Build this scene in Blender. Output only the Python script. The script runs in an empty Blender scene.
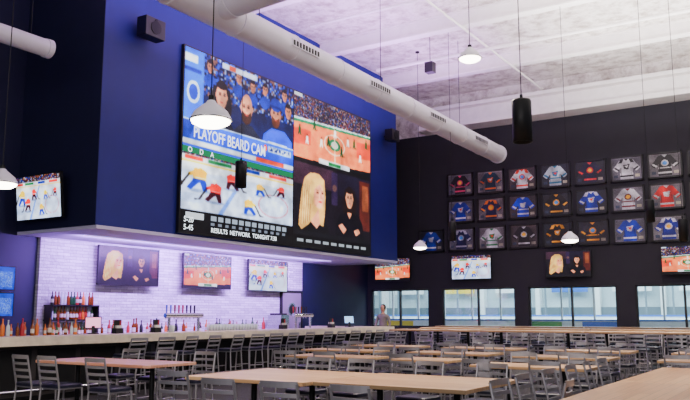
import bpy, math, random
import numpy as np
from mathutils import Vector, Matrix
random.seed(7)
rng = np.random.RandomState(5)
S = bpy.context.scene
COL = S.collection
R = math.radians

# ------------------------------------------------------------------ materials
def s2l(c):
    c = c/255.0
    return c/12.92 if c <= 0.04045 else ((c+0.055)/1.055)**2.4
def rgb(r, g, b): return (s2l(r), s2l(g), s2l(b), 1.0)

def mat(name, col, rough=0.5, metal=0.0, emis=None, es=0.0, noise=0.0, nscale=8.0, bump=0.0):
    m = bpy.data.materials.new(name); m.use_nodes = True
    nt = m.node_tree; b = nt.nodes['Principled BSDF']
    b.inputs['Base Color'].default_value = col
    b.inputs['Roughness'].default_value = rough
    b.inputs['Metallic'].default_value = metal
    if emis:
        b.inputs['Emission Color'].default_value = emis
        b.inputs['Emission Strength'].default_value = es
    if noise > 0 or bump > 0:
        tc = nt.nodes.new('ShaderNodeTexCoord')
        n = nt.nodes.new('ShaderNodeTexNoise'); n.inputs['Scale'].default_value = nscale
        n.inputs['Detail'].default_value = 6
        nt.links.new(tc.outputs['Object'], n.inputs['Vector'])
        if noise > 0:
            r = nt.nodes.new('ShaderNodeValToRGB')
            r.color_ramp.elements[0].position = 0.3; r.color_ramp.elements[1].position = 0.7
            r.color_ramp.elements[0].color = tuple(max(0, c*(1-noise)) for c in col[:3])+(1,)
            r.color_ramp.elements[1].color = tuple(min(1, c*(1+noise)) for c in col[:3])+(1,)
            nt.links.new(n.outputs['Fac'], r.inputs['Fac']); nt.links.new(r.outputs['Color'], b.inputs['Base Color'])
        if bump > 0:
            bp = nt.nodes.new('ShaderNodeBump'); bp.inputs['Strength'].default_value = bump
            bp.inputs['Distance'].default_value = 0.1
            nt.links.new(n.outputs['Fac'], bp.inputs['Height']); nt.links.new(bp.outputs['Normal'], b.inputs['Normal'])
    return m

def emat(name, col, s):
    m = bpy.data.materials.new(name); m.use_nodes = True
    nt = m.node_tree; nt.nodes.clear()
    o = nt.nodes.new('ShaderNodeOutputMaterial'); e = nt.nodes.new('ShaderNodeEmission')
    e.inputs['Color'].default_value = col; e.inputs['Strength'].default_value = s
    nt.links.new(e.outputs[0], o.inputs[0]); return m

def attr_emat(name, s):
    m = bpy.data.materials.new(name); m.use_nodes = True
    nt = m.node_tree; b = nt.nodes['Principled BSDF']
    a = nt.nodes.new('ShaderNodeAttribute'); a.attribute_name = 'Col'
    b.inputs['Base Color'].default_value = (0.01, 0.01, 0.01, 1)
    b.inputs['Roughness'].default_value = 0.35
    b.inputs['Specular IOR Level'].default_value = 0.2
    nt.links.new(a.outputs['Color'], b.inputs['Emission Color'])
    b.inputs['Emission Strength'].default_value = s
    return m
def attr_mat(name):
    m = bpy.data.materials.new(name); m.use_nodes = True
    nt = m.node_tree; b = nt.nodes['Principled BSDF']
    a = nt.nodes.new('ShaderNodeAttribute'); a.attribute_name = 'Col'
    b.inputs['Roughness'].default_value = 0.5
    nt.links.new(a.outputs['Color'], b.inputs['Base Color'])
    return m

def wood(name, c1, c2, rough=0.35, along='X'):
    m = bpy.data.materials.new(name); m.use_nodes = True
    nt = m.node_tree; b = nt.nodes['Principled BSDF']
    tc = nt.nodes.new('ShaderNodeTexCoord'); mp = nt.nodes.new('ShaderNodeMapping')
    nt.links.new(tc.outputs['Object'], mp.inputs['Vector'])
    if along == 'Y': mp.inputs['Rotation'].default_value = (0, 0, R(90))
    br = nt.nodes.new('ShaderNodeTexBrick')
    br.inputs['Color1'].default_value = c1; br.inputs['Color2'].default_value = c2
    br.inputs['Mortar'].default_value = tuple(x*0.4 for x in c1[:3])+(1,)
    br.inputs['Scale'].default_value = 1.0; br.inputs['Brick Width'].default_value = 1.1
    br.inputs['Row Height'].default_value = 0.1; br.inputs['Mortar Size'].default_value = 0.003
    nt.links.new(mp.outputs[0], br.inputs['Vector'])
    mp2 = nt.nodes.new('ShaderNodeMapping'); mp2.inputs['Scale'].default_value = (1.5, 30, 10)
    nt.links.new(mp.outputs[0], mp2.inputs['Vector'])
    n = nt.nodes.new('ShaderNodeTexNoise'); n.inputs['Scale'].default_value = 1.5; n.inputs['Detail'].default_value = 5
    nt.links.new(mp2.outputs[0], n.inputs['Vector'])
    mx = nt.nodes.new('ShaderNodeMix'); mx.data_type = 'RGBA'; mx.blend_type = 'MULTIPLY'
    mx.inputs[0].default_value = 0.45
    nt.links.new(br.outputs['Color'], mx.inputs[6]); nt.links.new(n.outputs['Fac'], mx.inputs[7])
    nt.links.new(mx.outputs[2], b.inputs['Base Color'])
    b.inputs['Roughness'].default_value = rough
    return m

def brickmat():
    m = bpy.data.materials.new('painted_stacked_stone'); m.use_nodes = True
    nt = m.node_tree; b = nt.nodes['Principled BSDF']
    tc = nt.nodes.new('ShaderNodeTexCoord'); sp = nt.nodes.new('ShaderNodeSeparateXYZ'); cb = nt.nodes.new('ShaderNodeCombineXYZ')
    nt.links.new(tc.outputs['Object'], sp.inputs[0])
    nt.links.new(sp.outputs['Y'], cb.inputs['X']); nt.links.new(sp.outputs['Z'], cb.inputs['Y'])
    br = nt.nodes.new('ShaderNodeTexBrick')
    br.inputs['Color1'].default_value = rgb(220, 212, 222); br.inputs['Color2'].default_value = rgb(184, 174, 190)
    br.inputs['Mortar'].default_value = rgb(145, 134, 150)
    br.inputs['Scale'].default_value = 1.0; br.inputs['Brick Width'].default_value = 0.34
    br.inputs['Row Height'].default_value = 0.07; br.inputs['Mortar Size'].default_value = 0.005
    nt.links.new(cb.outputs[0], br.inputs['Vector'])
    nt.links.new(br.outputs['Color'], b.inputs['Base Color'])
    n = nt.nodes.new('ShaderNodeTexNoise'); n.inputs['Scale'].default_value = 9
    nt.links.new(cb.outputs[0], n.inputs['Vector'])
    ad = nt.nodes.new('ShaderNodeMath'); ad.operation = 'SUBTRACT'
    nt.links.new(n.outputs['Fac'], ad.inputs[0]); nt.links.new(br.outputs['Fac'], ad.inputs[1])
    bp = nt.nodes.new('ShaderNodeBump'); bp.inputs['Strength'].default_value = 0.8; bp.inputs['Distance'].default_value = 0.05
    nt.links.new(ad.outputs[0], bp.inputs['Height']); nt.links.new(bp.outputs[0], b.inputs['Normal'])
    b.inputs['Roughness'].default_value = 0.8
    return m

def foam():
    m = bpy.data.materials.new('spray_foam_insulation'); m.use_nodes = True
    nt = m.node_tree; b = nt.nodes['Principled BSDF']
    tc = nt.nodes.new('ShaderNodeTexCoord')
    n = nt.nodes.new('ShaderNodeTexNoise'); n.inputs['Scale'].default_value = 2.4; n.inputs['Detail'].default_value = 8
    n.inputs['Roughness'].default_value = 0.7
    nt.links.new(tc.outputs['Object'], n.inputs['Vector'])
    r = nt.nodes.new('ShaderNodeValToRGB')
    r.color_ramp.elements[0].position = 0.34; r.color_ramp.elements[1].position = 0.56
    r.color_ramp.elements[0].color = rgb(176, 164, 156); r.color_ramp.elements[1].color = rgb(240, 235, 230)
    nt.links.new(n.outputs['Fac'], r.inputs['Fac']); nt.links.new(r.outputs['Color'], b.inputs['Base Color'])
    bp = nt.nodes.new('ShaderNodeBump'); bp.inputs['Strength'].default_value = 0.8; bp.inputs['Distance'].default_value = 0.2
    nt.links.new(n.outputs['Fac'], bp.inputs['Height']); nt.links.new(bp.outputs[0], b.inputs['Normal'])
    b.inputs['Roughness'].default_value = 0.95
    return m

def glassmat():
    m = bpy.data.materials.new('window_glass'); m.use_nodes = True
    nt = m.node_tree; nt.nodes.clear()
    o = nt.nodes.new('ShaderNodeOutputMaterial'); t = nt.nodes.new('ShaderNodeBsdfTransparent'); g = nt.nodes.new('ShaderNodeBsdfGlossy')
    g.inputs['Roughness'].default_value = 0.03; t.inputs['Color'].default_value = (0.92, 0.98, 0.99, 1)
    mx = nt.nodes.new('ShaderNodeMixShader'); mx.inputs[0].default_value = 0.06
    nt.links.new(t.outputs[0], mx.inputs[1]); nt.links.new(g.outputs[0], mx.inputs[2]); nt.links.new(mx.outputs[0], o.inputs[0])
    return m

M = dict(
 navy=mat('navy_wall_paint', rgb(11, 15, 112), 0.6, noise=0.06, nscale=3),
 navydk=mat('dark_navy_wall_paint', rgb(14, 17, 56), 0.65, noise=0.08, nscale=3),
 black=mat('black_wall_paint', rgb(35, 33, 42), 0.8, noise=0.1, nscale=2),
 brick=brickmat(), foam=foam(),
 white=mat('white_painted_metal', rgb(222, 216, 228), 0.45, noise=0.04, nscale=3),
 beam=mat('white_painted_steel', rgb(232, 228, 226), 0.6, noise=0.06, nscale=4),
 floor=mat('dark_carpet_floor', rgb(36, 32, 38), 0.9, noise=0.35, nscale=14, bump=0.2),
 plastic=mat('black_plastic', rgb(14, 14, 16), 0.4),
 iron=mat('black_iron', rgb(22, 22, 24), 0.5, 0.5),
 chairmetal=mat('brushed_chair_steel', rgb(150, 146, 150), 0.36, 0.6),
 chrome=mat('chrome', rgb(210, 210, 215), 0.15, 1.0),
 seat=mat('black_vinyl', rgb(24, 24, 44), 0.4),
 oak=wood('butcher_block_x', rgb(222, 182, 136), rgb(200, 154, 108)),
 oaky=wood('butcher_block_y', rgb(218, 172, 118), rgb(192, 142, 90), along='Y'),
 redoak=wood('reddish_oak', rgb(222, 166, 140), rgb(198, 136, 110)),
 bartop=mat('bar_top_laminate', rgb(206, 192, 170), 0.35, noise=0.15, nscale=6),
 barbody=mat('bar_front_panel', rgb(40, 34, 36), 0.6, noise=0.2, nscale=3),
 glass=glassmat(),
 frame=mat('dark_window_frame', rgb(28, 28, 32), 0.5),
 bulb=emat('lamp_glow', (1.0, 0.9, 0.74, 1), 16),
 led=emat('violet_led', (0.55, 0.35, 1.0, 1), 2.0),
 soffit=mat('soffit_white', rgb(205, 198, 222), 0.6),
 ice=mat('rink_ice', rgb(225, 235, 240), 0.25),
 board=mat('rink_board_white', rgb(228, 233, 236), 0.5),
 stand=mat('rink_wall_grey', rgb(188, 204, 212), 0.7, noise=.15, nscale=.6),
 bench=mat('rink_bench_dark', rgb(96, 112, 124), 0.7),
 kick=mat('rink_kickplate_yellow', rgb(230, 200, 60), 0.5),
 ad_b=mat('ad_blue', rgb(40, 100, 190), 0.5), ad_r=mat('ad_red', rgb(190, 60, 50), 0.5), ad_g=mat('ad_green', rgb(60, 150, 80), 0.5),
 skin=mat('skin', rgb(190, 140, 115), 0.6), hair=mat('dark_hair', rgb(40, 28, 22), 0.7),
 amber=mat('amber_bottle', rgb(120, 60, 20), 0.15), green=mat('green_bottle', rgb(25, 80, 40), 0.15),
 clear=mat('clear_glass', rgb(190, 200, 205), 0.1), label=mat('bottle_label', rgb(205, 200, 185), 0.6),
 red=mat('red_plastic', rgb(170, 30, 35), 0.4), blue=mat('blue_plastic', rgb(40, 70, 170), 0.4), orange=mat('orange_plastic', rgb(215, 110, 30), 0.4),
 door=mat('steel_door', rgb(150, 138, 146), 0.45, 0.3),
 screen=attr_emat('screen_picture', 2.2), bigscreen=attr_emat('led_wall_picture', 2.6),
 print=attr_mat('jersey_fabric'), textw=emat('caption_white', (0.85, 0.93, 1, 1), 2.6),
 pinkglow=emat('pink_display', (1.0, 0.35, 0.6, 1), 2.4), blueglow=emat('blue_display', (0.35, 0.6, 1.0, 1), 2.4),
)

# ------------------------------------------------------------------ builder
class B:
    def __init__(s): s.v=[]; s.f=[]; s.m=[]; s.sm=[]; s.mats=[]
    def mi(s, m):
        if m not in s.mats: s.mats.append(m)
        return s.mats.index(m)
    def add(s, vs, fs, m, smooth=False):
        o=len(s.v); s.v += [tuple(v) for v in vs]; i=s.mi(m)
        for f in fs:
            s.f.append([o+k for k in f]); s.m.append(i); s.sm.append(smooth)
    def box(s, x0,x1,y0,y1,z0,z1,m,mx=None):
        vs=[(x,y,z) for x in (x0,x1) for y in (y0,y1) for z in (z0,z1)]
        if mx is not None: vs=[tuple(mx @ Vector(v)) for v in vs]
        s.add(vs,[(0,1,3,2),(4,6,7,5),(0,4,5,1),(2,3,7,6),(0,2,6,4),(1,5,7,3)],m)
    def cyl(s,p0,p1,r0,m,r1=None,seg=12,caps=True):
        if r1 is None: r1=r0
        p0=Vector(p0);p1=Vector(p1);d=(p1-p0).normalized()
        a=d.orthogonal().normalized();b=d.cross(a)
        vs=[];
        for p,r in ((p0,r0),(p1,r1)):
            for i in range(seg):
                t=2*math.pi*i/seg; vs.append(p+a*r*math.cos(t)+b*r*math.sin(t))
        s.add(vs,[(i,(i+1)%seg,seg+(i+1)%seg,seg+i) for i in range(seg)],m,True)
        if caps:
            s.add(vs[:seg],[tuple(range(seg))[::-1]],m); s.add(vs[seg:],[tuple(range(seg))],m)
    def path(s,pts,r,m,seg=8):
        for a,b in zip(pts[:-1],pts[1:]): s.cyl(a,b,r,m,seg=seg)
    def lathe(s,prof,c,m,seg=20):
        vs=[];n=len(prof)
        for r,z in prof:
            for i in range(seg):
                t=2*math.pi*i/seg; vs.append((c[0]+r*math.cos(t),c[1]+r*math.sin(t),c[2]+z))
        fs=[(j*seg+i,j*seg+(i+1)%seg,(j+1)*seg+(i+1)%seg,(j+1)*seg+i) for j in range(n-1) for i in range(seg)]
        s.add(vs,fs,m,True)
    def mesh(s,name):
        me=bpy.data.meshes.new(name); me.from_pydata(s.v,[],s.f)
        for m in s.mats: me.materials.append(m)
        me.polygons.foreach_set('material_index',s.m); me.polygons.foreach_set('use_smooth',s.sm)
        me.update(); return me
    def obj(s,name,loc=(0,0,0),rz=0,parent=None):
        return place(s.mesh(name),name,loc,rz,parent)
def place(me,name,loc=(0,0,0),rz=0,parent=None,rot=None):
    o=bpy.data.objects.new(name,me); o.location=loc
    o.rotation_euler=rot if rot else (0,0,rz); COL.objects.link(o)
    if parent: o.parent=parent
    return o
def empty(name,loc,rz=0,rot=None):
    o=bpy.data.objects.new(name,None); o.location=loc; o.rotation_euler=rot if rot else (0,0,rz); o.empty_display_size=0.2
    COL.objects.link(o); return o
def bev(o,w=0.01):
    b=o.modifiers.new('bevel','BEVEL'); b.width=w; b.segments=2; b.limit_method='ANGLE'; return o

# ------------------------------------------------------------------ painter
class Canvas:
    def __init__(s,w,h,bg=(0,0,0)):
        s.w=w;s.h=h;s.a=np.zeros((h,w,3));s.a[:]=bg
        s.X,s.Y=np.meshgrid((np.arange(w)+.5)/w,(np.arange(h)+.5)/h); s.win=(0,0,1,1)
    def g(s):
        x0,y0,x1,y1=s.win
        X=(s.X-x0)/(x1-x0);Y=(s.Y-y0)/(y1-y0)
        return X,Y,(X>=0)&(X<=1)&(Y>=0)&(Y<=1)
    def put(s,k,c,al=1):
        s.a[k]=s.a[k]*(1-al)+np.array(c,float)*al
    def rect(s,x0,y0,x1,y1,c,al=1):
        X,Y,k=s.g(); s.put(k&(X>=x0)&(X<x1)&(Y>=y0)&(Y<y1),c,al)
    def ell(s,cx,cy,rx,ry,c,rot=0,al=1):
        X,Y,k=s.g();x=X-cx;y=Y-cy;ct,st=math.cos(rot),math.sin(rot)
        u=x*ct+y*st;v=-x*st+y*ct
        s.put(k&((u/rx)**2+(v/ry)**2<=1),c,al)
    def poly(s,pts,c,al=1):
        X,Y,k=s.g();ins=np.zeros_like(k);n=len(pts)
        for i in range(n):
            x0,y0=pts[i];x1,y1=pts[(i+1)%n]
            if y0==y1: continue
            cr=((y0>Y)!=(y1>Y))&(X<(x1-x0)*(Y-y0)/(y1-y0)+x0); ins^=cr
        s.put(k&ins,c,al)
    def speck(s,x0,y0,x1,y1,pal,cell,dens=1.0,al=1):
        X,Y,k=s.g();q=k&(X>=x0)&(X<x1)&(Y>=y0)&(Y<y1)
        ys,xs=np.where(q); cx=xs//cell;cy=ys//cell
        tab=rng.randint(0,len(pal),(s.h//cell+2,s.w//cell+2)); dt=rng.rand(s.h//cell+2,s.w//cell+2)
        p=np.array(pal,float); sel=dt[cy,cx]<dens
        s.a[ys[sel],xs[sel]]=s.a[ys[sel],xs[sel]]*(1-al)+p[tab[cy,cx][sel]]*al
    def soft(s,n=1,grain=6,shade=.15,cell=10.):
        for _ in range(n):
            p=np.pad(s.a,((1,1),(1,1),(0,0)),mode='edge')
            s.a=(p[1:-1,1:-1]*4+p[:-2,1:-1]+p[2:,1:-1]+p[1:-1,:-2]+p[1:-1,2:])/8
        low=rng.rand(int(s.h/cell)+3,int(s.w/cell)+3); yy=np.arange(s.h)/cell;xx=np.arange(s.w)/cell
        y0=yy.astype(int);x0=xx.astype(int);fy=(yy-y0)[:,None];fx=(xx-x0)[None]
        L=low[y0][:,x0]*(1-fy)*(1-fx)+low[y0+1][:,x0]*fy*(1-fx)+low[y0][:,x0+1]*(1-fy)*fx+low[y0+1][:,x0+1]*fy*fx
        s.a=s.a*(1-shade+2*shade*L)[:,:,None]+rng.randn(s.h,s.w,1)*grain
    def punch(s,sat=1.35,gam=1.45):
        a=np.clip(s.a/255.,0,1); l=a.mean(2,keepdims=True); a=np.clip(l+(a-l)*sat,0,1)
        s.a=255*a**gam
def panel(cv,name,W,H,m,parent,y=0.0):
    w,h=cv.w,cv.h
    xs=np.linspace(-W/2,W/2,w+1);zs=np.linspace(H/2,-H/2,h+1)
    XX,ZZ=np.meshgrid(xs,zs);n=(w+1)*(h+1)
    vs=np.stack([XX.ravel(),np.full(n,y),ZZ.ravel()],1)
    i,j=np.meshgrid(np.arange(w),np.arange(h));a=(j*(w+1)+i).ravel()
    fs=np.stack([a,a+(w+1),a+(w+2),a+1],1)
    me=bpy.data.meshes.new(name);me.from_pydata(vs.tolist(),[],fs.tolist())
    c=np.clip(cv.a/255.,0,1);lin=np.where(c<=.04045,c/12.92,((c+.055)/1.055)**2.4)
    rgba=np.ones((w*h,4));rgba[:,:3]=lin.reshape(-1,3)
    at=me.color_attributes.new('Col','FLOAT_COLOR','CORNER')
    at.data.foreach_set('color',np.repeat(rgba,4,axis=0).astype(np.float32).ravel())
    me.materials.append(m)
    o=bpy.data.objects.new(name,me);COL.objects.link(o)
    if parent:o.parent=parent
    return o

CROWD=[(20,25,40),(50,60,85),(140,100,80),(35,60,140),(170,170,175),(90,30,40),(25,25,30),(100,70,60)]
def face(c,cx,cy,rx,ry,skin,hair,beard=None,bald=False,look=0):
    sk=np.array(skin,float)
    if not bald: c.ell(cx,cy-ry*.28,rx*1.18,ry*.95,hair)
    c.ell(cx-rx*.98,cy+ry*.02,rx*.16,ry*.2,sk*.85); c.ell(cx+rx*.98,cy+ry*.02,rx*.16,ry*.2,sk*.85)
    c.ell(cx,cy,rx,ry,sk); c.ell(cx,cy+ry*.45,rx*.8,ry*.6,sk); c.ell(cx+rx*.38,cy+ry*.05,rx*.6,ry*.85,sk*.8,al=.6); c.ell(cx-rx*.2,cy-ry*.45,rx*.55,ry*.35,np.minimum(sk*1.12,255),al=.7)
    if not bald: c.ell(cx,cy-ry*.82,rx*.95,ry*.32,hair)
    if beard is not None:
        c.ell(cx,cy+ry*.58,rx*.86,ry*.58,beard); c.ell(cx,cy+ry*.12,rx*.68,ry*.32,sk)
    for sgn in(-1,1):
        ex=cx+sgn*rx*.4+look*rx*.1
        c.ell(ex,cy-ry*.08,rx*.26,ry*.13,sk*.72); c.ell(ex,cy-ry*.08,rx*.15,ry*.055,(40,26,24)); c.rect(ex-rx*.22,cy-ry*.26,ex+rx*.22,cy-ry*.21,np.array(hair)*.7+25)
    c.poly([(cx-rx*.03,cy-ry*.05),(cx+rx*.06,cy-ry*.05),(cx+rx*.18,cy+ry*.26),(cx-rx*.12,cy+ry*.26)],sk*.84)
    c.ell(cx,cy+ry*.5,rx*.3,ry*.055,(165,80,76))
def paint_hockey(c):
    c.rect(0,0,1,1,(206,216,236)); c.speck(0,0,1,.14,CROWD,2)
    c.rect(0,.13,1,.24,(235,200,70)); c.rect(0,.13,1,.22,(225,228,235))
    for x,w,cl in((.02,.14,(190,60,50)),(.2,.2,(40,120,80)),(.5,.16,(30,60,150)),(.75,.18,(200,60,60))): c.rect(x,.15,x+w,.2,cl)
    c.poly([(.0,.24),(1,.24),(1,.34),(0,.38)],(230,236,246)); c.poly([(.52,.24),(.545,.24),(.33,1),(.29,1)],(130,160,220))
    c.ell(.8,.7,.15,.2,(205,110,120)); c.ell(.8,.7,.143,.19,(206,216,236)); c.ell(.08,.8,.1,.08,(180,195,222),al=.7)
    def pl(x,y,s,cl,cl2,f=1):
        def P(l): return [(x+f*a*s,y+b*s) for a,b in l]
        c.ell(x,y+.19*s,.07*s,.02*s,(150,165,195))
        c.poly(P([(-.03,.04),(.03,.03),(.05,.1),(.075,.17),(.05,.185),(.015,.11),(0,.09),(-.01,.13),(-.02,.185),(-.045,.18),(-.04,.1)]),cl2)
        c.poly(P([(-.035,.06),(-.04,-.04),(.0,-.085),(.035,-.06),(.04,.05)]),cl)
        c.poly(P([(.02,-.05),(.07,0),(.065,.03),(.02,0)]),cl); c.rect(x-.03*s,y+.03*s,x+.035*s,y+.045*s,(235,235,235))
        c.ell(x+f*.012*s,y-.1*s,.016*s,.034*s,(240,240,240)); c.poly(P([(.055,.0),(.065,.0),(.12,.17),(.15,.175),(.15,.19),(.11,.185)]),(45,40,40))
    Y,Bl,Rd,Dk=(236,190,20),(25,60,170),(215,25,35),(60,20,35)
    pl(.14,.42,1.35,Y,Bl,-1); pl(.4,.38,.95,Rd,Dk); pl(.27,.6,1.15,Rd,Dk,-1); pl(.66,.42,.75,Y,Bl); pl(.88,.38,.7,Rd,Dk,-1); pl(.56,.74,.95,Y,Bl)
def paint_basket(c):
    c.rect(0,0,1,1,(20,25,30)); c.speck(0,0,1,.36,CROWD,2)
    c.poly([(0,.36),(1,.26),(1,.3),(0,.41)],(225,228,230)); c.poly([(0,.39),(1,.28),(1,.86),(0,.95)],(226,142,104)); c.poly([(0,.39),(1,.28),(1,.31),(0,.43)],(30,120,90))
    c.poly([(.0,.52),(.2,.5),(.2,.72),(0,.75)],(200,90,66)); c.poly([(.8,.42),(1,.4),(1,.66),(.8,.68)],(200,90,66))
    for t in range(60):
        a=2*math.pi*t/60; c.ell(.5+.13*math.cos(a),.6+.15*math.sin(a),.008,.011,(245,225,205))
    c.ell(.5,.6,.075,.09,(45,125,90)); c.ell(.5,.6,.045,.055,(235,235,225)); c.poly([(.494,.33),(.502,.33),(.51,.92),(.5,.92)],(245,225,205))
    for k in range(11):
        x=.07+.087*k;y=.54+.14*math.sin(k*2.3); cl=(240,240,240) if k%2 else (15,80,50)
        c.ell(x+.02,y+.06,.025,.015,(170,100,70)); c.poly([(x-.012,y),(x+.012,y),(x+.02,y+.07),(x+.008,y+.07),(x,y+.03),(x-.01,y+.07),(x-.02,y+.07)],cl)
        c.ell(x,y-.02,.013,.04,cl);c.ell(x,y-.07,.008,.018,(90,55,40))
    c.rect(0,.93,1,1,(20,20,22)); c.rect(.3,.87,.7,.94,(230,232,236)); c.rect(.42,.88,.58,.93,(30,110,70)); c.rect(.0,.0,.1,.05,(200,205,210))
def paint_talk(c):
    c.rect(0,0,1,1,(30,26,34)); c.rect(.0,0,.48,.3,(66,48,60)); c.rect(.55,.0,1,.34,(38,34,50)); c.rect(.84,.04,.99,.8,(84,46,42)); c.rect(.88,.1,.97,.5,(130,84,64)); c.rect(.46,.02,.54,.5,(56,44,70)); c.ell(.5,.25,.03,.05,(140,110,90),al=.6)
    c.poly([(.5,1),(.53,.72),(.6,.56),(.66,.5),(.75,.5),(.82,.58),(.88,.7),(.92,1)],(20,20,27)); c.poly([(.665,.46),(.735,.46),(.725,.6),(.7,.66),(.67,.58)],(200,152,126))
    c.poly([(.64,.22),(.77,.22),(.8,.4),(.785,.6),(.75,.56),(.65,.56),(.615,.6),(.61,.4)],(38,27,24)); face(c,.7,.35,.05,.145,(214,166,140),(38,27,24))
    c.poly([(.55,.78),(.6,.74),(.66,.82),(.62,.9)],(204,154,130)); c.poly([(.76,.82),(.82,.78),(.85,.84),(.79,.9)],(204,154,130)); c.rect(.5,.93,1,1,(70,60,60))
    c.poly([(.0,1),(.04,.84),(.14,.72),(.34,.74),(.42,.84),(.46,1)],(22,22,26)); c.poly([(.2,.6),(.32,.6),(.34,.76),(.28,.88),(.19,.78)],(214,166,142))
    c.poly([(.13,.2),(.2,.11),(.3,.1),(.37,.18),(.385,.4),(.38,.62),(.36,.84),(.32,.82),(.3,.6),(.18,.84),(.1,.92),(.065,.86),(.08,.6),(.1,.36)],(214,180,122))
    for k in range(9): c.poly([(.11+.012*k,.3),(.118+.012*k,.28),(.1+.012*k,.86-.01*k),(.088+.012*k,.86-.01*k)],(238,216,164) if k%2 else (166,128,82),al=.8)
    c.ell(.3,.39,.064,.17,(238,188,164),-.1); c.ell(.305,.5,.05,.09,(238,188,164)); c.ell(.265,.43,.035,.14,(208,154,132),al=.6)
    c.poly([(.2,.36),(.22,.19),(.31,.16),(.36,.24),(.31,.25),(.25,.32),(.235,.5),(.2,.56)],(228,198,138))
    c.ell(.285,.37,.02,.02,(190,140,120)); c.ell(.345,.365,.014,.02,(190,140,120)); c.ell(.287,.37,.013,.01,(50,34,30)); c.ell(.345,.366,.01,.01,(50,34,30)); c.rect(.265,.335,.305,.343,(150,108,76)); c.rect(.332,.33,.36,.338,(150,108,76))
    c.poly([(.32,.38),(.328,.38),(.342,.445),(.316,.45)],(206,152,130)); c.ell(.318,.495,.022,.011,(190,72,80)); c.rect(0,.93,1,1,(30,30,36))
def paint_fans(c):
    c.rect(0,0,1,1,(20,34,80)); c.speck(0,0,1,.45,[(25,50,130),(30,80,190),(15,20,50),(120,90,80),(150,160,190),(20,25,60)],4,.85)
    for x,y in((.2,.12),(.45,.12),(.9,.12),(.7,.14),(.58,.16)): face(c,x,y,.024,.07,(190,140,118),(30,24,26)); c.ell(x,y+.15,.05,.07,(25,60,150))
    c.rect(0,0,.15,.75,(38,120,238)); c.rect(0,.06,.1,.14,(235,240,250)); c.rect(.0,.2,.13,.24,(10,50,140)); c.ell(.07,.45,.05,.12,(235,240,250)); c.ell(.07,.45,.035,.085,(20,70,180))
    c.rect(.3,.015,.62,.075,(210,215,235)); c.rect(.36,.02,.42,.07,(200,90,40))
    c.poly([(.14,1),(.17,.7),(.26,.58),(.36,.62),(.42,.74),(.44,1)],(20,24,40)); c.poly([(.23,.3),(.37,.3),(.39,.5),(.38,.68),(.21,.72),(.21,.45)],(24,17,20))
    face(c,.3,.39,.047,.14,(220,168,144),(24,17,20),look=1); c.rect(.28,.52,.33,.59,(200,150,125))
    c.poly([(.38,1),(.41,.72),(.48,.62),(.58,.62),(.67,.74),(.71,1)],(36,40,56)); face(c,.525,.43,.053,.16,(230,174,150),(120,80,60),beard=(66,42,32),bald=True,look=-1)
    c.poly([(.66,1),(.69,.66),(.77,.56),(.9,.56),(.98,.66),(1,1)],(30,88,215)); face(c,.81,.38,.048,.145,(214,160,136),(70,44,34),beard=(96,60,42)); c.ell(.81,.27,.056,.08,(22,58,160)); c.rect(.755,.285,.87,.31,(16,40,120))
    c.poly([(.73,.72),(.93,.72),(.93,.77),(.73,.77)],(235,240,250)); face(c,.94,.3,.03,.085,(190,140,118),(30,26,26))
    c.rect(0,.74,1,.75,(230,235,245)); c.rect(0,.755,1,.94,(24,100,222)); c.rect(0,.86,1,.94,(16,80,194)); c.poly([(.0,.755),(.1,.755),(.05,.94),(0,.94)],(20,60,150))
    c.rect(0,.94,1,1,(225,230,240)); c.rect(.62,.945,.9,.995,(200,80,60)); c.rect(.74,.78,.97,.85,(220,228,240)); c.ell(.71,.815,.018,.04,(225,90,50)); c.speck(.75,.79,.96,.84,[(40,60,120),(220,228,240)],2)

def text_mesh(txt,size,m,parent,loc,name,extr=0.0,wide=1.0):
    cu=bpy.data.curves.new(name,'FONT');cu.body=txt;cu.size=size;cu.extrude=extr;cu.offset=size*.012
    to=bpy.data.objects.new(name+'_tmp',cu);COL.objects.link(to)
    dg=bpy.context.evaluated_depsgraph_get();me=bpy.data.meshes.new_from_object(to.evaluated_get(dg))
    bpy.data.objects.remove(to)
    me.transform(Matrix.Rotation(R(90),4,'X')); me.transform(Matrix.Diagonal((wide,1,1,1)))
    me.materials.clear();me.materials.append(m)
    return place(me,name,loc,0,parent)

# ------------------------------------------------------------------ room shell
XL=-14.5; YB=24.5; ZC=9.2; XR=5.0; YF=-4.0
b=B(); b.box(XL-.3,XR,YF,YB+.3,-.2,0,M['floor']); b.obj('floor')
b=B(); b.box(XL-.3,XR,YF,YB+.3,ZC,ZC+.2,M['foam']); b.obj('ceiling')
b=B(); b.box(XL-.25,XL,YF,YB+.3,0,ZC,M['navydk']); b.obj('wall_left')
WIN=[(-14.35,-12.0),(-11.5,-8.85),(-8.4,-5.6),(-5.05,-2.3),(-1.8,0.9)]
b=B(); b.box(XL,XR,YB,YB+.25,0,1.0,M['black']); b.box(XL,XR,YB,YB+.25,2.33,7.85,M['black']); b.box(XL,XR,YB,YB+.25,7.85,ZC,M['foam'])
xs=[XL]+[v for w in WIN for v in w]+[XR]
for i in range(0,len(xs),2): b.box(xs[i],xs[i+1],YB,YB+.25,1.0,2.33,M['black'])
b.obj('wall_back')
for i,(a,c) in enumerate(WIN):
    e=empty(f'window_{i+1}',((a+c)/2,YB+.1,1.66)); w=(c-a)/2; h=.665
    f=B()
    for x0,x1,z0,z1 in((-w,w,-h,-h+.05),(-w,w,h-.05,h),(-w,-w+.05,-h,h),(w-.05,w,-h,h),(-.03,.03,-h,h)): f.box(x0,x1,-.05,.05,z0,z1,M['frame'])
    f.obj('frame',parent=e)
    g=B(); g.box(-w+.05,w-.05,-.005,.005,-h+.05,h-.05,M['glass']); g.obj('glass',parent=e)
    s=B(); s.box(-w,w,-.18,-.1,-h-.05,-h,M['frame']); s.obj('sill',parent=e)
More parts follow.
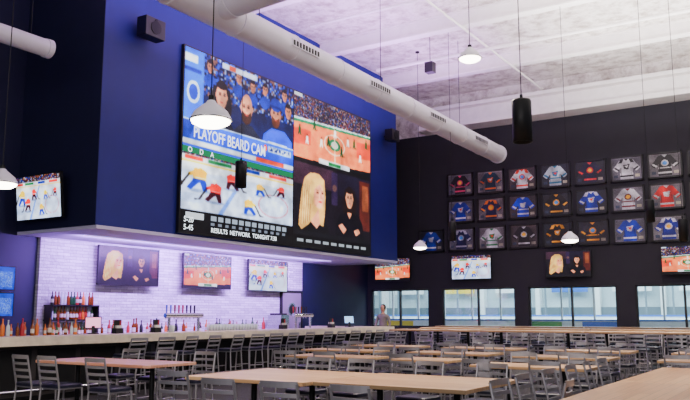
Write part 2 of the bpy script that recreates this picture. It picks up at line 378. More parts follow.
BX=-12.0; BY0=9.9; BY1=22.2; BZ=3.17
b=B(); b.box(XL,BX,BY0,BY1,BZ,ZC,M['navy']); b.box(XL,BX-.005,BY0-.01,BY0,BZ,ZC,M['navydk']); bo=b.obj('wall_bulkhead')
b=B(); b.box(XL+.02,BX+.01,BY0+.02,BY1-.02,BZ-.07,BZ,M['soffit']); b.obj('trim_1')
b=B(); b.box(XL,XL+.1,10.45,20.2,0,BZ-.07,M['brick']); b.obj('wall_stone_cladding')
for i,y in enumerate((6.5,10.2,13.9,17.6,21.3)):
    b=B()
    b.box(BX+.02,XR,y-.12,y+.12,ZC-.03,ZC,M['beam']); b.box(BX+.02,XR,y-.015,y+.015,ZC-.38,ZC-.03,M['beam']); b.box(BX+.02,XR,y-.13,y+.13,ZC-.42,ZC-.38,M['beam'])
    b.obj('ceiling_beam')
b=B(); b.box(BX+.05,XR,23.7,24.48,7.85,8.0,M['beam']); b.box(BX+.05,XR,24.0,24.2,8.0,8.5,M['beam']); b.box(BX+.05,XR,23.7,24.48,8.5,8.62,M['beam']); b.obj('roof_girder')
b=B()
b.cyl((-7.5,6,ZC-.47),(-7.5,24,ZC-.47),.03,M['beam'])
b.cyl((-11,12.3,ZC-.53),(4,12.3,ZC-.53),.06,M['beam']); b.cyl((-11,15.7,ZC-.3),(4,15.7,ZC-.3),.035,M['beam']); b.cyl((-11,19.2,ZC-.53),(4,19.2,ZC-.53),.05,M['beam'])
b.obj('ceiling_conduit')

# ------------------------------------------------------------------ ducts
b=B(); dx=-8.5
def ductz(y): return 6.55-.012*(y-10)
b.cyl((dx,4,ductz(4)),(dx,22.4,ductz(22.4)),.27,M['white'],seg=28)
y=5
while y<22.4:
    b.cyl((dx,y,ductz(y)),(dx,y+.05,ductz(y)),.283,M['white'],seg=28); y+=1.6
b.cyl((dx,22.34,ductz(22.4)),(dx,22.42,ductz(22.4)),.29,M['white'],seg=28)
b.cyl((dx+.1,9.3,ductz(9.3)+.1),(dx+3.6,9.3,ductz(9.3)+.3),.3,M['white'],seg=28)
b.lathe([(0,-.3),(.2,-.22),(.3,0),(.2,.22),(0,.3)],(dx+3.6,9.3,ductz(9.3)+.3),M['white'],24)
b.cyl((dx+3.6,9.3,ductz(9.3)+.3),(dx+3.6,9.3,ZC),.3,M['white'],seg=28)
b.cyl((dx+.32,9.3,ductz(9.3)+.11),(dx+.4,9.3,ductz(9.3)+.12),.32,M['white'],seg=28)
for yy in (6.8,11.6,14.5,17.5,20.4):
    b.box(dx+.262,dx+.285,yy-.45,yy+.45,ductz(yy)-.07,ductz(yy)+.07,M['white'])
    for k in range(9): b.box(dx+.283,dx+.292,yy-.42+k*.1,yy-.36+k*.1,ductz(yy)-.05,ductz(yy)+.05,M['iron'])
for yy in (6,10.5,15,19.5): b.path([(dx,yy,ductz(yy)+.26),(dx,yy,ZC)],.008,M['iron'],6)
b.obj('ventilation_duct')
b=B(); b.cyl((-11.65,2,6.2),(-11.65,8.37,6.2),.16,M['white'],seg=24); b.cyl((-11.65,8.3,6.2),(-11.65,8.4,6.2),.175,M['white'],seg=24)
for yy in (3,6,8): b.path([(-11.65,yy,6.3),(-11.65,yy,ZC)],.008,M['iron'],6)
b.obj('ventilation_duct')

# ------------------------------------------------------------------ video wall
VW,VH=8.2,4.2
e=empty('video_wall',(BX+.09,16.2,5.35),R(90))
b=B(); b.box(-VW/2-.04,VW/2+.04,.0,.09,-VH/2-.04,VH/2+.04,M['plastic']); b.obj('housing',parent=e)
c=Canvas(520,266,(8,8,10))
c.win=(0,0,.505,.53); paint_fans(c)
c.win=(.505,0,1,.455); paint_basket(c)
c.win=(0,.54,.505,.885); paint_hockey(c)
c.win=(.505,.455,1,.93); paint_talk(c)
c.win=(0,0,1,1)
c.soft(3,6,.12,8.); c.soft(0,0,.18,23.)
c.rect(0,.885,.505,1,(14,15,18)); c.rect(.505,.93,1,1,(14,15,18)); c.rect(0,.53,.505,.54,(20,90,200)); c.rect(.0,.54,.505,.575,(20,110,80))
for k in range(12): c.rect(.12+k*.03,.9,.142+k*.03,.925,(150,158,168)); c.rect(.12+k*.03,.935,.135+k*.03,.95,(120,126,136))
for k in range(9): c.rect(.53+k*.05,.95,.565+k*.05,.97,(150,155,160))
c.rect(.02,.895,.09,.93,(190,195,200)); c.rect(.503,0,.507,1,(5,5,6))
c.punch(1.3,1.35)
panel(c,'picture',VW,VH,M['bigscreen'],e,y=-.004)
def vt(u,v): return (-VW/2+u*VW, -.008, VH/2-v*VH)
text_mesh('PLAYOFF BEARD CAM',.37,M['textw'],e,vt(.04,.485),'caption',wide=.72)
text_mesh('O     D     A',.17,M['textw'],e,vt(.02,.572),'board_lettering')
text_mesh('5-20',.17,M['textw'],e,vt(.012,.948),'score'); text_mesh('5-45',.17,M['textw'],e,vt(.012,.99),'score_2')
text_mesh('RESULTS  NETWORK  TONIGHT 7:30',.15,M['textw'],e,vt(.12,.988),'ticker')

# ------------------------------------------------------------------ TVs
def tv(name,loc,rz,W,H,fn,tilt=0,arm=.14,res=120):
    e=empty(name,loc,rot=(tilt,0,rz))
    b=B(); b.box(-W/2,W/2,-.0,.05,-H/2,H/2,M['plastic'])
    t=.022
    for x0,x1,z0,z1 in((-W/2,W/2,-H/2,-H/2+t),(-W/2,W/2,H/2-t,H/2),(-W/2,-W/2+t,-H/2,H/2),(W/2-t,W/2,-H/2,H/2)): b.box(x0,x1,-.015,0,z0,z1,M['plastic'])
    b.box(-.2,.2,.05,.05+arm*.35,-.15,.15,M['iron']); b.box(-.05,.05,.05,.05+arm,-.05,.05,M['iron'])
    b.obj('body',parent=e)
    c=Canvas(res,int(res*H/W)); fn(c); c.soft(1,5,.15); c.punch(1.35,1.3); panel(c,'picture',W-2*t,H-2*t,M['screen'],e,y=-.004)
    return e
for y,fn in((12.8,paint_talk),(15.55,paint_basket),(18.2,paint_hockey)):
    tv('wall_television',(XL+.1+.19,y,2.58),R(90),1.88,.92,fn)
for x,fn in((-13.35,paint_basket),(-10.3,paint_hockey),(-7.0,paint_talk),(-3.5,paint_basket)):
    tv('wall_television',(x,YB-.19,3.03),0,1.45,.83,fn)
tv('wall_television',(-13.45,BY0-.26,3.8),R(0),1.45,.92,paint_hockey,tilt=R(6),arm=.17)
def paint_menu(c):
    c.rect(0,0,1,1,(40,80,170)); c.speck(.05,.2,.95,.9,[(160,180,220),(40,80,170),(40,80,170)],1); c.rect(.05,.05,.6,.15,(230,230,235))
tv('menu_display',(XL+.19,9.35,2.18),R(90),.95,.5,paint_menu); tv('menu_display',(XL+.19,9.35,1.64),R(90),.95,.5,paint_menu)

# ------------------------------------------------------------------ framed jerseys
J=[[(25,25,30),(200,80,120)],[(14,60,80),(220,120,40)],[(205,205,208),(200,70,30)],[(195,205,212),(10,130,160)],[(30,32,60),(200,60,60)],[(205,205,210),(30,30,34)],[(30,30,32),(205,205,205)],
   [(15,50,150),(210,210,220)],[(20,30,80),(240,140,20)],[(10,65,190),(215,215,225)],[(28,28,30),(215,165,60)],[(15,55,160),(210,210,220)],[(195,195,200),(110,30,40)],[(190,14,24),(210,210,210)],
   [(20,28,80),(180,180,190)],[(195,195,200),(20,120,70)],[(30,30,34),(190,190,195)],[(28,28,30),(220,160,40)],[(50,50,60),(225,160,30)],[(15,60,165),(215,215,225)],[(12,40,140),(215,215,225)],[(15,70,165),(215,215,225)]]
def paint_jersey(c,a,d,bg,style):
    a=np.array(a);c.rect(0,0,1,1,bg); c.rect(.02,.02,.98,.04,np.array(bg)*1.3)
    c.poly([(.3,.08),(.42,.05),(.58,.05),(.7,.08),(.96,.5),(.82,.64),(.7,.44),(.72,.97),(.28,.97),(.3,.44),(.18,.64),(.04,.5)],a)
    c.poly([(.42,.05),(.58,.05),(.5,.17)],d)
    if style%3==0: c.poly([(.3,.08),(.42,.05),(.36,.24),(.22,.26)],d); c.poly([(.7,.08),(.58,.05),(.64,.24),(.78,.26)],d)
    if style%3==1: c.rect(.285,.6,.715,.64,d)
    c.rect(.285,.8,.717,.88,d); c.poly([(.12,.42),(.26,.53),(.22,.6),(.07,.46)],d); c.poly([(.88,.42),(.74,.53),(.78,.6),(.93,.46)],d)
    ac=[(220,60,50),(240,190,60),(230,230,230),(90,160,220)][style%4]
    if style%2: c.ell(.5,.42,.12,.14,d); c.ell(.5,.42,.075,.09,ac)
    else: c.poly([(.38,.34),(.62,.3),(.56,.56),(.42,.52)],d); c.poly([(.44,.38),(.56,.36),(.52,.48)],ac)
    c.poly([(.3,.44),(.34,.44),(.33,.8),(.29,.8)],a*.6,al=.6); c.poly([(.64,.45),(.68,.45),(.69,.8),(.66,.8)],a*.6,al=.6)
    c.rect(.78,.78,.94,.9,(170,165,150)); c.rect(.06,.78,.2,.9,(60,70,90))
k=0
def jersey(x,z,a,d,bg,st):
    e=empty('framed_jersey',(x,YB-.06,z)); W,H=.98,.8
    b=B(); t=.05
    for x0,x1,z0,z1 in((-W/2,W/2,-H/2,-H/2+t),(-W/2,W/2,H/2-t,H/2),(-W/2,-W/2+t,-H/2,H/2),(W/2-t,W/2,-H/2,H/2)): b.box(x0,x1,-.02,.06,z0,z1,M['plastic'])
    b.box(-W/2+.01,W/2-.01,.02,.055,-H/2+.01,H/2-.01,M['plastic']); b.obj('frame',parent=e)
    c=Canvas(50,40); paint_jersey(c,a,d,bg,st); c.soft(0,8,.25); c.punch(1.2,1.2); panel(c,'jersey',W-2*t,H-2*t,M['print'],e,y=.01)
BGS=[(104,102,110),(48,50,60),(116,112,116),(40,42,52),(74,66,68)]
for r,z in enumerate((5.93,4.98,4.0)):
    for q in range(7):
        a,d=J[k%len(J)]; bg=BGS[(k*7+r)%5]; k+=1
        jersey(-10.7+q*1.12,z,a,d,bg,k)
    for q in (7,8,9):
        a,d=J[(k+q*3)%len(J)]; jersey(-10.7+q*1.12,z,a,d,BGS[q%4],q)
jersey(-11.85,4.0,(25,70,165),(230,230,235),(50,52,60),2)

# ------------------------------------------------------------------ speakers
def speaker(x,y,z,rz,s=.5):
    b=B(); b.box(-.14,.14,-s/2,s/2,-s*.38,s*.38,M['plastic']); b.cyl((.14,0,0),(.155,0,0),s*.26,M['iron'],seg=20); b.cyl((.14,0,s*.3),(.15,0,s*.3),s*.06,M['iron'])
    b.box(-.3,-.12,-.03,.03,-.03,.03,M['iron']); bev(b.obj('wall_speaker',(x,y,z),rz),.01)
speaker(BX+.29,10.87,7.4,0,.55); speaker(BX+.29,21.4,7.2,0,.48)
b=B(); b.box(-.12,.12,-.12,.12,-.15,.15,M['plastic']); b.cyl((0,0,.15),(0,0,.9),.01,M['iron']); b.obj('hanging_speaker',(-9.05,18.8,8.3))

# ------------------------------------------------------------------ pendants
def spot(name,loc,p,size=140,col=(1,.87,.7),rad=.1):
    l=bpy.data.lights.new(name,'SPOT'); l.energy=p; l.color=col; l.spot_size=R(size); l.spot_blend=.7; l.shadow_soft_size=rad
    o=bpy.data.objects.new(name,l); o.location=loc; COL.objects.link(o)
def cylpend(x,y,z,r=.125,h=.56,p=300):
    b=B(); b.lathe([(0,h/2),(r*.9,h/2),(r,h/2-.02),(r,-h/2),(r*.93,-h/2),(r*.93,h/2-.1),(0,h/2-.1)],(0,0,0),M['iron'],24)
    b.lathe([(0,-h/2+.12),(r*.8,-h/2+.12)],(0,0,0),M['bulb'],20)
    b.cyl((0,0,h/2),(0,0,h/2+.07),.02,M['iron']); b.cyl((0,0,h/2),(0,0,ZC-z),.007,M['iron'],seg=6)
    b.cyl((0,0,ZC-z-.04),(0,0,ZC-z),.06,M['iron'])
    b.obj('cylinder_pendant_lamp',(x,y,z)); spot('pendant_downlight',(x,y,z-h/2-.02),p,120)
for q in((-3.2,9.33,3.91),(-10.3,12.2,4.35),(-3.3,18,3.73,.1,.5),(-2.7,18.4,3.3,.1,.5),(-8.3,18.4,3.6,.1,.5)): cylpend(*q)
def dome(x,y,z,r=.22,power=60):
    b=B()
    out=[(.04,r*.75),(.06,r*.62),(r*.45,r*.5),(r*.8,r*.2),(r*.97,-.1*r),(r,-.2*r)]
    b.lathe(out,(0,0,0),M['white'],28)
    b.lathe([(r*.97,-.2*r),(r*.9,-r*.36),(r*.6,-r*.52),(0,-r*.6)],(0,0,0),M['bulb'],24)
    b.lathe([(r*1.0,-.16*r),(r*1.04,-.2*r),(r*.96,-.24*r)],(0,0,0),M['chrome'],28)
    b.cyl((0,0,r*.6),(0,0,r*1.0),.03,M['iron']); b.cyl((0,0,r),(0,0,ZC-z),.007,M['iron'],seg=6); b.cyl((0,0,ZC-z-.04),(0,0,ZC-z),.06,M['iron'])
    b.obj('dome_pendant_lamp',(x,y,z)); spot('pendant_bulb',(x,y,z-r*.75),power,150,rad=.12)
for q in((-5.5,6.0,3.56,.225,420),(-4.3,10.3,5.27,.17,600),(-9.1,5.96,3.19,.2,320),(-5.0,17.6,3.18,.2,320),(-9.9,19.7,3.39,.2,320)): dome(*q)

# ------------------------------------------------------------------ bar
b=B(); BY=20.5
b.box(-11.95,-11.2,1.0,BY,1.0,1.08,M['bartop']); b.box(-11.28,-11.2,1.0,BY,.93,1.0,M['bartop'])
b.box(-14.0,-11.95,BY-.7,BY,1.0,1.08,M['bartop'])
b.box(-11.85,-11.5,1.0,BY-.06,0,1.0,M['barbody']); b.box(-13.9,-11.85,BY-.6,BY-.1,0,1.0,M['barbody'])
y=1.2
while y<BY-.9:
    b.box(-11.5,-11.48,y,y+.78,.16,.86,M['iron']); y+=.9
b.box(-11.5,-11.47,1,BY-.06,0,.1,M['iron'])
b.cyl((-11.32,1,.2),(-11.32,BY-.1,.2),.025,M['chrome'])
for k in range(12): b.cyl((-11.5,1.5+k*1.6,.2),(-11.32,1.5+k*1.6,.2),.015,M['chrome'])
bev(b.obj('bar_counter'),.008)
b=B(); b.box(-14.38,-13.75,10.5,18.75,.08,.92,M['barbody']); b.box(-14.39,-13.7,10.45,18.8,.92,.97,M['chrome'])
y=10.6
while y<18.0:
    b.box(-13.75,-13.73,y,y+.85,.16,.86,M['iron']); b.box(-13.73,-13.71,y+.08,y+.77,.24,.78,M['glass']); b.cyl((-13.7,y+.06,.4),(-13.7,y+.06,.65),.012,M['chrome']); y+=.93
b.obj('back_bar_cabinet')
b=B()
for z in (1.3,1.62): b.box(-14.39,-14.15,10.6,11.9,z,z+.03,M['plastic'])
for y in (10.62,11.87): b.box(-14.39,-14.15,y,y+.03,.975,1.65,M['plastic'])
shelf=b.obj('liquor_shelf')
def bottles(name,pts,parent=None):
    b=B()
    for x,y,z,s in pts:
        m=random.choice([M['amber'],M['green'],M['clear'],M['red'],M['amber'],M['plastic'],M['orange']])
        b.lathe([(0,0),(.036*s,0),(.038*s,.01),(.038*s,.16*s),(.03*s,.19*s),(.013*s,.22*s),(.012*s,.28*s),(.015*s,.285*s),(.015*s,.3*s),(0,.3*s)],(x,y,z),m,10)
        b.lathe([(.039*s,.05*s),(.039*s,.13*s)],(x,y,z),random.choice([M['label'],m]),10)
    b.obj(name,parent=parent)
pts=[]
for z in (.972,1.332,1.652):
    for i in range(14): pts.append((-14.27,10.72+i*.082,z,.95))
bottles('shelf_bottles',pts,shelf)
bottles('liquor_bottles',[(-14.1+random.uniform(-.12,.12),12.05+i*.16,.972,random.uniform(.8,1.3)) for i in range(37)])
bottles('condiment_bottles',[(-11.78+random.uniform(-.08,.08),7.8+i*.09,1.082,random.uniform(.6,1.0)) for i in range(19)])
b=B()
for i in range(34):
    x=-11.83+(i%2)*.09;y=13.0+(i//2)*.1
    b.lathe([(.0,0),(.03,0),(.038,.14),(.035,.14),(.028,.01)],(x,y,1.082),M['clear'],10)
b.obj('drinking_glasses')
for y in (7.4,10.3,11.3,15.6,17.8):
    b=B(); b.box(-.07,.07,-.09,.09,0,.1,M['plastic']); b.box(-.05,.05,-.07,.07,.1,.15,M['label']); b.cyl((0,.06,.1),(0,.06,.24),.02,M['red']); b.box(-.004,.004,-.09,.09,.1,.26,M['plastic'])
    b.obj('napkin_caddy',(-11.7,y,1.081))
def taps(y,n):
    b=B(); b.cyl((0,-n*.055,.0),(0,-n*.055,.32),.03,M['chrome']); b.cyl((0,n*.055,.0),(0,n*.055,.32),.03,M['chrome']); b.cyl((0,-n*.07,.34),(0,n*.07,.34),.05,M['chrome'],seg=16)
    for i in range(n):
        yy=(i-(n-1)/2)*.12
        b.cyl((0,yy,.34),(-.1,yy,.34),.012,M['chrome']); b.cyl((-.1,yy,.35),(-.12,yy,.26),.012,M['chrome'])
        b.cyl((-.1,yy,.36),(-.1,yy,.56),.012,random.choice([M['red'],M['blue'],M['amber'],M['plastic'],M['plastic']]),r1=.022)
    b.obj('beer_tap_tower',(-11.8,y,1.081))
taps(12.2,8); taps(16.6,6)
def pos(y,m,x=-11.8):
    b=B(); b.box(-.1,.1,-.1,.1,0,.02,M['plastic']); b.box(-.02,.02,-.03,.03,.02,.15,M['plastic'])
    mx=Matrix.Rotation(R(-12),4,'Y'); b.box(-.02,.02,-.15,.15,.1,.32,M['plastic'],mx); b.box(.02,.024,-.135,.135,.115,.305,m,mx)
    b.obj('register_terminal',(x,y,1.081),R(-35))
pos(9.8,M['pinkglow']); pos(18.9,M['blueglow'])
b=B(); b.lathe([(0,0),(.05,0),(.06,.14),(.055,.14),(.045,.02)],(0,0,0),M['clear'],16); b.lathe([(0,.02),(.04,.02),(.045,.11),(0,.12)],(0,0,0),M['blueglow'],14); b.obj('glowing_tip_jar',(-11.55,11.6,1.081))
b=B(); b.box(-.25,.25,-.2,.2,0,.45,M['chrome']); b.box(-.2,.2,-.15,.15,.45,.5,M['plastic']); b.obj('ice_machine',(-14.05,18.5,.971))

e=empty('door_1',(XL+.1+.045,19.55,0),R(90)); b=B()
b.box(-.5,.5,-.02,.03,0,2.12,M['door']); b.box(-.56,-.5,-.05,.03,0,2.18,M['plastic']); b.box(.5,.56,-.05,.03,0,2.18,M['plastic']); b.box(-.56,.56,-.05,.03,2.12,2.18,M['plastic'])
b.cyl((0,-.035,1.6),(0,-.02,1.6),.2,M['chrome'],seg=24); b.cyl((0,-.04,1.6),(0,-.03,1.6),.16,M['plastic'],seg=24); b.box(.36,.42,-.06,-.02,.95,1.2,M['chrome']); b.obj('leaf',parent=e)

# ------------------------------------------------------------------ furniture
def chair_mesh(name,sh,bh,w=.42,d=.42,foot=None):
    b=B(); m=M['chairmetal']; r=.014; sp=.03 if sh<.6 else .05
    hw=w/2-.015; hd=d/2-.02
    top=(bh)
    for sx in(-1,1):
        b.cyl((sx*(hw+sp*.5),hd+sp*.5,0),(sx*hw,hd,sh-.02),r,m,seg=8)
        b.path([(sx*(hw+sp*.5),-hd-sp,0),(sx*hw,-hd,sh-.02),(sx*hw,-hd-.02,sh+.08),(sx*(hw-.005),-hd-.09,top-.02)],r,m,8)
        b.cyl((sx*(hw+sp*.3),hd+sp*.3,sh*.35),(sx*(hw+sp*.3),-hd-sp*.6,sh*.35),.009,m,seg=6)
    for zz in ([.35] if foot is None else [.3,.52]):
        b.cyl((-(hw+sp*.4),hd+sp*.4,sh*zz),(hw+sp*.4,hd+sp*.4,sh*zz),.010,m,seg=6); b.cyl((-(hw+sp*.4),-hd-sp*.5,sh*zz),(hw+sp*.4,-hd-sp*.5,sh*zz),.010,m,seg=6)
    b.box(-hw,hw,-hd,hd,sh-.035,sh-.012,m)
    def rounded(z0,z1,ww,dd,mm):
        pts=[];rr=.06
        for cx,cy,a0 in((ww-rr,dd-rr,0),(-ww+rr,dd-rr,90),(-ww+rr,-dd+rr,180),(ww-rr,-dd+rr,270)):
            for t in range(0,91,30): a=R(a0+t); pts.append((cx+rr*math.cos(a),cy+rr*math.sin(a)))
        n=len(pts);vs=[(x,y,z0) for x,y in pts]+[(x,y,z1-.012) for x,y in pts]+[(x*.94,y*.94,z1) for x,y in pts]
        fs=[tuple(range(n))[::-1],tuple(range(2*n,3*n))]+[(i,(i+1)%n,n+(i+1)%n,n+i) for i in range(n)]+[(n+i,n+(i+1)%n,2*n+(i+1)%n,2*n+i) for i in range(n)]
        b.add(vs,fs,mm)
    rounded(sh-.012,sh+.035,w/2,d/2,M['seat'])
    ns=4 if top-sh>.38 else 3
    zs=[sh+.12+i*((top-sh-.12-.03)/(ns-1)) for i in range(ns)]
    for i,z in enumerate(zs):
        hh=.055 if i==ns-1 else .034
        n=6;vs=[]
        for q in range(n+1):
            t=-1+2*q/n;x=t*hw;yy=-hd-.02-.07*max(0,((z-sh-.08)/(top-sh-.10)))-.03*(1-t*t)
            for dy in(-.006,.006):
                for dz in(0,hh): vs.append((x,yy+dy,z-hh/2+dz))
        fs=[]
        for q in range(n):
            a=q*4;c=a+4; fs+=[(a,a+1,c+1,c),(a+2,c+2,c+3,a+3),(a+1,a+3,c+3,c+1),(a,c,c+2,a+2)]
        b.add(vs,fs,m)
    return b.mesh(name)
CH=chair_mesh('dining_chair',.45,.88); ST=chair_mesh('bar_stool',.70,1.03,foot=1)
def chair(x,y,rz,j=.12): place(CH,'dining_chair',(x+random.uniform(-j,j)*.4,y,0.0),rz+random.uniform(-1,1)*j)
def stool(x,y,rz,j=.12): place(ST,'bar_stool',(x+random.uniform(-j,j)*.3,y,0.0),rz+random.uniform(-1,1)*j)
def table(x0,x1,y0,y1,h=.76,top=None,name='dining_table'):
    cx,cy=(x0+x1)/2,(y0+y1)/2;w,d=(x1-x0)/2,(y1-y0)/2
    along=w>=d; top=top or (M['oak'] if along else M['oaky'])
    b=B(); b.box(-w,w,-d,d,h-.04,h,top)
    L=max(w,d);off=L-.4 if L>.75 else 0
    for s in ((-1,1) if off else (0,)):
        px,py=(s*off,0) if along else (0,s*off)
        b.cyl((px,py,.03),(px,py,h-.05),.035,M['iron']); b.box(px-.2,px+.2,py-.2,py+.2,h-.05,h-.04,M['iron'])
        b.box(px-.3,px+.3,py-.035,py+.035,0,.035,M['iron']); b.box(px-.035,px+.035,py-.3,py+.3,0,.035,M['iron'])
    bev(b.obj(name,(cx,cy,0)),.006)
def xtable(x0,x1,y0,y1,hi=False,top=None,n=None,near=True,far=True,gap=.28):
    table(x0,x1,y0,y1,1.07 if hi else .76,top,'high_top_table' if hi else 'dining_table')
    f=stool if hi else chair; n=n or max(1,int((x1-x0)/.68))
    for i in range(n):
        x=x0+(i+.5)*(x1-x0)/n
        if near: f(x,y0-gap-random.uniform(0,.1),0)
        if far: f(x,y1+gap+random.uniform(0,.1),math.pi)
table(-10.3,-7.9,7.5,8.45,top=M['redoak'])
for x in (-9.85,-9.25,-8.3): chair(x,7.2,0)
for x in (-9.9,-9.1,-8.3): chair(x,8.78,math.pi)
table(-6.25,-4.62,6.5,8.0,top=M['oak']); table(-4.6,-2.9,6.65,8.05)
for x in (-4.75,-4.1,-3.35): chair(x,5.75+random.uniform(-.15,.1),0)
chair(-5.75,6.1,0); chair(-2.35,6.9,R(95))
for x in (-5.9,-5.2,-4.3,-3.5): chair(x,8.4,math.pi)
table(-1.95,-.85,6.0,8.4); table(-1.95,-.85,8.42,10.85)
for y in (6.6,7.3,8.1,8.9,9.7,10.4): chair(-2.3,y,R(-90)); chair(-.45,y,R(90))
for x0,x1,y0 in((-7.9,-6.3,10.6),(-5.9,-4.9,10.6),(-4.3,-2.7,10.0),
                (-9.0,-7.4,12.6),(-6.7,-5.1,12.7),(-4.6,-3.0,12.4),(-2.3,-.8,12.4),
                (-9.2,-7.6,14.8),(-7.0,-5.4,14.8),(-4.8,-3.2,14.8),(-2.5,-.9,14.8)):
    xtable(x0,x1,y0,y0+.75,n=2 if x1-x0>1.2 else 1)
for x0 in (-9.6,-7.15,-4.7,-2.25): xtable(x0,x0+2.4,17.3,18.0,hi=True,n=3)
for x0 in (-10.2,-7.75,-5.3,-2.85): xtable(x0,x0+2.4,20.2,20.9,hi=True,n=3)
for x0 in (-11.2,-8.75,-6.3,-3.85,-1.4): xtable(x0,x0+2.4,23.3,23.9,hi=True,n=3,far=False)
y=9.9
while y<20.1:
    stool(-10.92,y,R(90),.15); y+=.68

# ------------------------------------------------------------------ person behind the bar end
def skel():
    V=[];E=[];Rr=[]
    def n(p,r,par=None):
        V.append(tuple(p));Rr.append(r)
        if par is not None:E.append((par,len(V)-1))
        return len(V)-1
    return V,E,Rr,n
def skin_obj(name,V,E,Rr,m,e,lv):
    me=bpy.data.meshes.new(name);me.from_pydata(V,E,[]);me.materials.append(m);o=place(me,name,parent=e)
    o.modifiers.new('s','SKIN')
    for i,v in enumerate(me.skin_vertices[0].data): v.radius=Rr[i];v.use_root=(i==0)
    sb=o.modifiers.new('u','SUBSURF');sb.levels=lv;sb.render_levels=lv
def person(loc,rz):
    e=empty('standing_person',loc,rz)
    V,E,Rr,n=skel()
    pel=n((0,0,.95),(.15,.11)); wst=n((0,0,1.08),(.135,.095),pel); chs=n((0,.0,1.28),(.165,.11),wst); upc=n((0,0,1.38),(.13,.085),chs); nk=n((0,.01,1.46),(.055,.055),upc); n((0,.015,1.52),(.05,.05),nk)
    hands=[]
    for s in(-1,1):
        sh=n((s*.17,0,1.385),(.06,.06),upc);el=n((s*.24,-.02,1.12),(.045,.045),sh);wr=n((s*.2,-.2,.98),(.032,.032),el);hands.append((s,Vector((s*.2,-.2,.98))))
        hp=n((s*.095,0,.88),(.095,.1),pel);kn=n((s*.11,-.01,.5),(.062,.062),hp);an=n((s*.12,.02,.1),(.042,.042),kn);n((s*.13,-.13,.04),(.04,.035),an)
    m=bpy.data.materials.new('clothes');m.use_nodes=True;nt=m.node_tree;bs=nt.nodes['Principled BSDF']
    tc=nt.nodes.new('ShaderNodeTexCoord');sp=nt.nodes.new('ShaderNodeSeparateXYZ');r=nt.nodes.new('ShaderNodeValToRGB');r.color_ramp.interpolation='CONSTANT'
    dv=nt.nodes.new('ShaderNodeMath');dv.operation='DIVIDE';dv.inputs[1].default_value=2
    nt.links.new(tc.outputs['Object'],sp.inputs[0]);nt.links.new(sp.outputs['Z'],dv.inputs[0]);nt.links.new(dv.outputs[0],r.inputs[0]);nt.links.new(r.outputs[0],bs.inputs['Base Color'])
    el=r.color_ramp.elements;el[0].color=rgb(25,25,28);el[1].position=.045;el[1].color=rgb(45,48,60)
    a=el.new(.475);a.color=rgb(120,110,100);a=el.new(.725);a.color=rgb(190,140,115)
    skin_obj('body',V,E,Rr,m,e,2)
    b=B(); prof=[(0,-.12),(.035,-.118),(.058,-.09),(.072,-.04),(.08,.02),(.078,.07),(.055,.11),(.02,.128),(0,.13)]
    b.lathe(prof,(0,0,0),M['skin'],20); b.v=[(x*.95,y*1.15,z) for x,y,z in b.v]
    b.cyl((0,-.085,.0),(0,-.112,-.03),.008,M['skin'],r1=.016,seg=8)
    for s in(-1,1): b.lathe([(0,-.03),(.012,-.02),(.014,.01),(0,.03)],(s*.08,.01,-.005),M['skin'],8); b.lathe([(0,-.008),(.011,0),(0,.008)],(s*.03,-.084,.01),M['hair'],8)
    b.box(-.022,.022,-.088,-.078,-.064,-.056,M['red']); b.obj('head',(0,0,1.62),parent=e)
    b=B(); b.lathe([(.085,-.02),(.09,.03),(.085,.08),(.06,.125),(.02,.142),(0,.143)],(0,0,0),M['hair'],20); b.v=[(x*.98,y*1.15+.018,z) for x,y,z in b.v]; b.obj('hair',(0,0,1.62),parent=e)
    for s,w in hands:
        V,E,Rr,n=skel()
        d=Vector((-s*.15,-.9,-.25)).normalized();side=Vector((1,0,0))
        a=n(w,(.026,.02));p=n(w+d*.07,(.036,.016),a)
        for k in range(4):
            q=w+d*.08+side*(k-1.5)*.021;L=[.065,.075,.07,.055][k]
            f1=n(q,(.0095,.0095),p);f2=n(q+d*L*.5+Vector((0,0,-.005)),(.009,.009),f1);n(q+d*L+Vector((0,0,-.025)),(.008,.008),f2)
        t=n(w+d*.03-side*s*.035,(.011,.011),a);n(w+d*.075-side*s*.055+Vector((0,0,-.01)),(.009,.009),t)
        skin_obj('hand',V,E,Rr,M['skin'],e,1)
person((-12.1,21.4,0),R(10))

# ------------------------------------------------------------------ rink beyond windows
b=B(); b.box(-32,14,YB+.3,52,-.2,0,M['ice']); b.obj('floor_rink')
b=B(); b.box(-44,26,52,52.3,0,9,M['stand']); b.obj('wall_rink_far')
b=B(); b.box(-32,14,26.4,26.5,.0,1.22,M['board']); b.box(-32,14,26.38,26.52,1.22,1.27,M['ad_b']); b.box(-32,14,26.37,26.4,.9,.97,M['kick'])
b.box(-44,26,49.0,49.1,0.2,1.3,M['board']); b.box(-44,26,48.98,49.1,0,.2,M['kick']); b.box(-44,26,48.95,49.1,1.3,1.4,M['ad_b'])
for i,x in enumerate(np.arange(-30,13,1.9)):
    b.box(x,x+1.2,26.37,26.4,.98,1.19,[M['ad_b'],M['board'],M['kick'],M['board'],M['board'],M['ad_g']][i%6]); b.box(x,x+1.4,48.97,49,.4,1.1,[M['ad_g'],M['ad_b'],M['kick'],M['ad_r']][i%4])
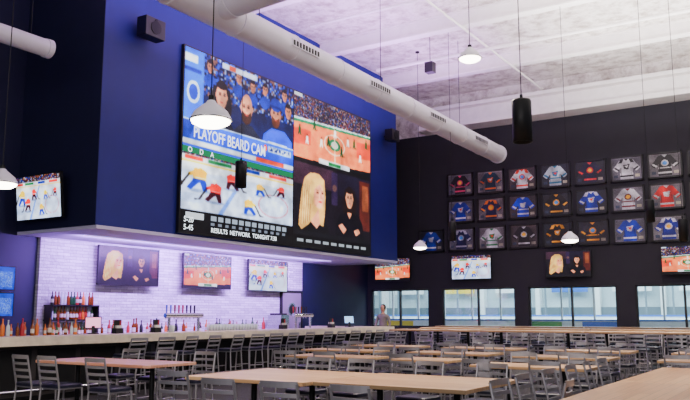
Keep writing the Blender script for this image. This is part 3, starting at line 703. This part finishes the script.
for x in np.arange(-31,13,1.1): b.box(x-.03,x+.03,26.43,26.47,1.27,3.2,M['board']); b.box(x*1.4-.05,x*1.4+.05,49,49.1,1.4,3.4,M['bench'])
b.box(-32,14,26.445,26.455,1.27,3.2,M['glass'])
b.obj('hockey_rink_boards')
b=B(); b.box(-44,26,51.5,51.9,1.3,1.9,M['bench'])
for i,x in enumerate(np.arange(-40,12,4)): b.box(x,x+2.4,51.4,51.5,2.9,3.9,[M['ad_b'],M['board'],M['board'],M['board'],M['kick'],M['board']][i%6]); b.box(x+2.9,x+3.2,51.3,51.9,0,8,M['board'])
b.obj('rink_banners')

# ------------------------------------------------------------------ lights
def area(name,loc,rot,sx,sy,p,col=(1,1,1)):
    l=bpy.data.lights.new(name,'AREA');l.shape='RECTANGLE';l.size=sx;l.size_y=sy;l.energy=p;l.color=col
    o=bpy.data.objects.new(name,l);o.location=loc;o.rotation_euler=rot;COL.objects.link(o);return o
area('rink_light',(-10,38,12),(0,0,0),36,16,23000,(.92,.98,1))
area('led_strip_light',(-13.2,15.3,3.02),(0,R(50),0),.15,9.4,900,(.46,.22,1.0))
b=B(); b.box(-13.2,-13.17,10.6,20.0,3.08,3.1,M['led']); b.obj('led_strip')
area('ceiling_wash_violet',(-9.6,15.0,7.0),(R(180),0,0),1.5,12,750,(.66,.32,1.0))
area('ceiling_fill_light',(-2.5,15,6.8),(R(180),0,0),7,14,2600,(1,.95,.93))  # added fill aimed up to brighten the ceiling, no such fixture in the room
area('front_fill_light',(-2,-3.5,4.5),(R(78),0,R(15)),9,4,560,(1,.96,.95))  # added soft fill from behind the camera, no window modelled there
w=bpy.data.worlds.new('world');S.world=w;w.use_nodes=True
w.node_tree.nodes['Background'].inputs[0].default_value=(.85,.84,1,1);w.node_tree.nodes['Background'].inputs[1].default_value=.36

# ------------------------------------------------------------------ camera
cd=bpy.data.cameras.new('camera');cd.sensor_width=36;cd.lens=36*765/690
co=bpy.data.objects.new('camera',cd);co.location=(0,0,1.45);co.rotation_euler=(R(90+8.48),0,R(32.3));COL.objects.link(co);S.camera=co
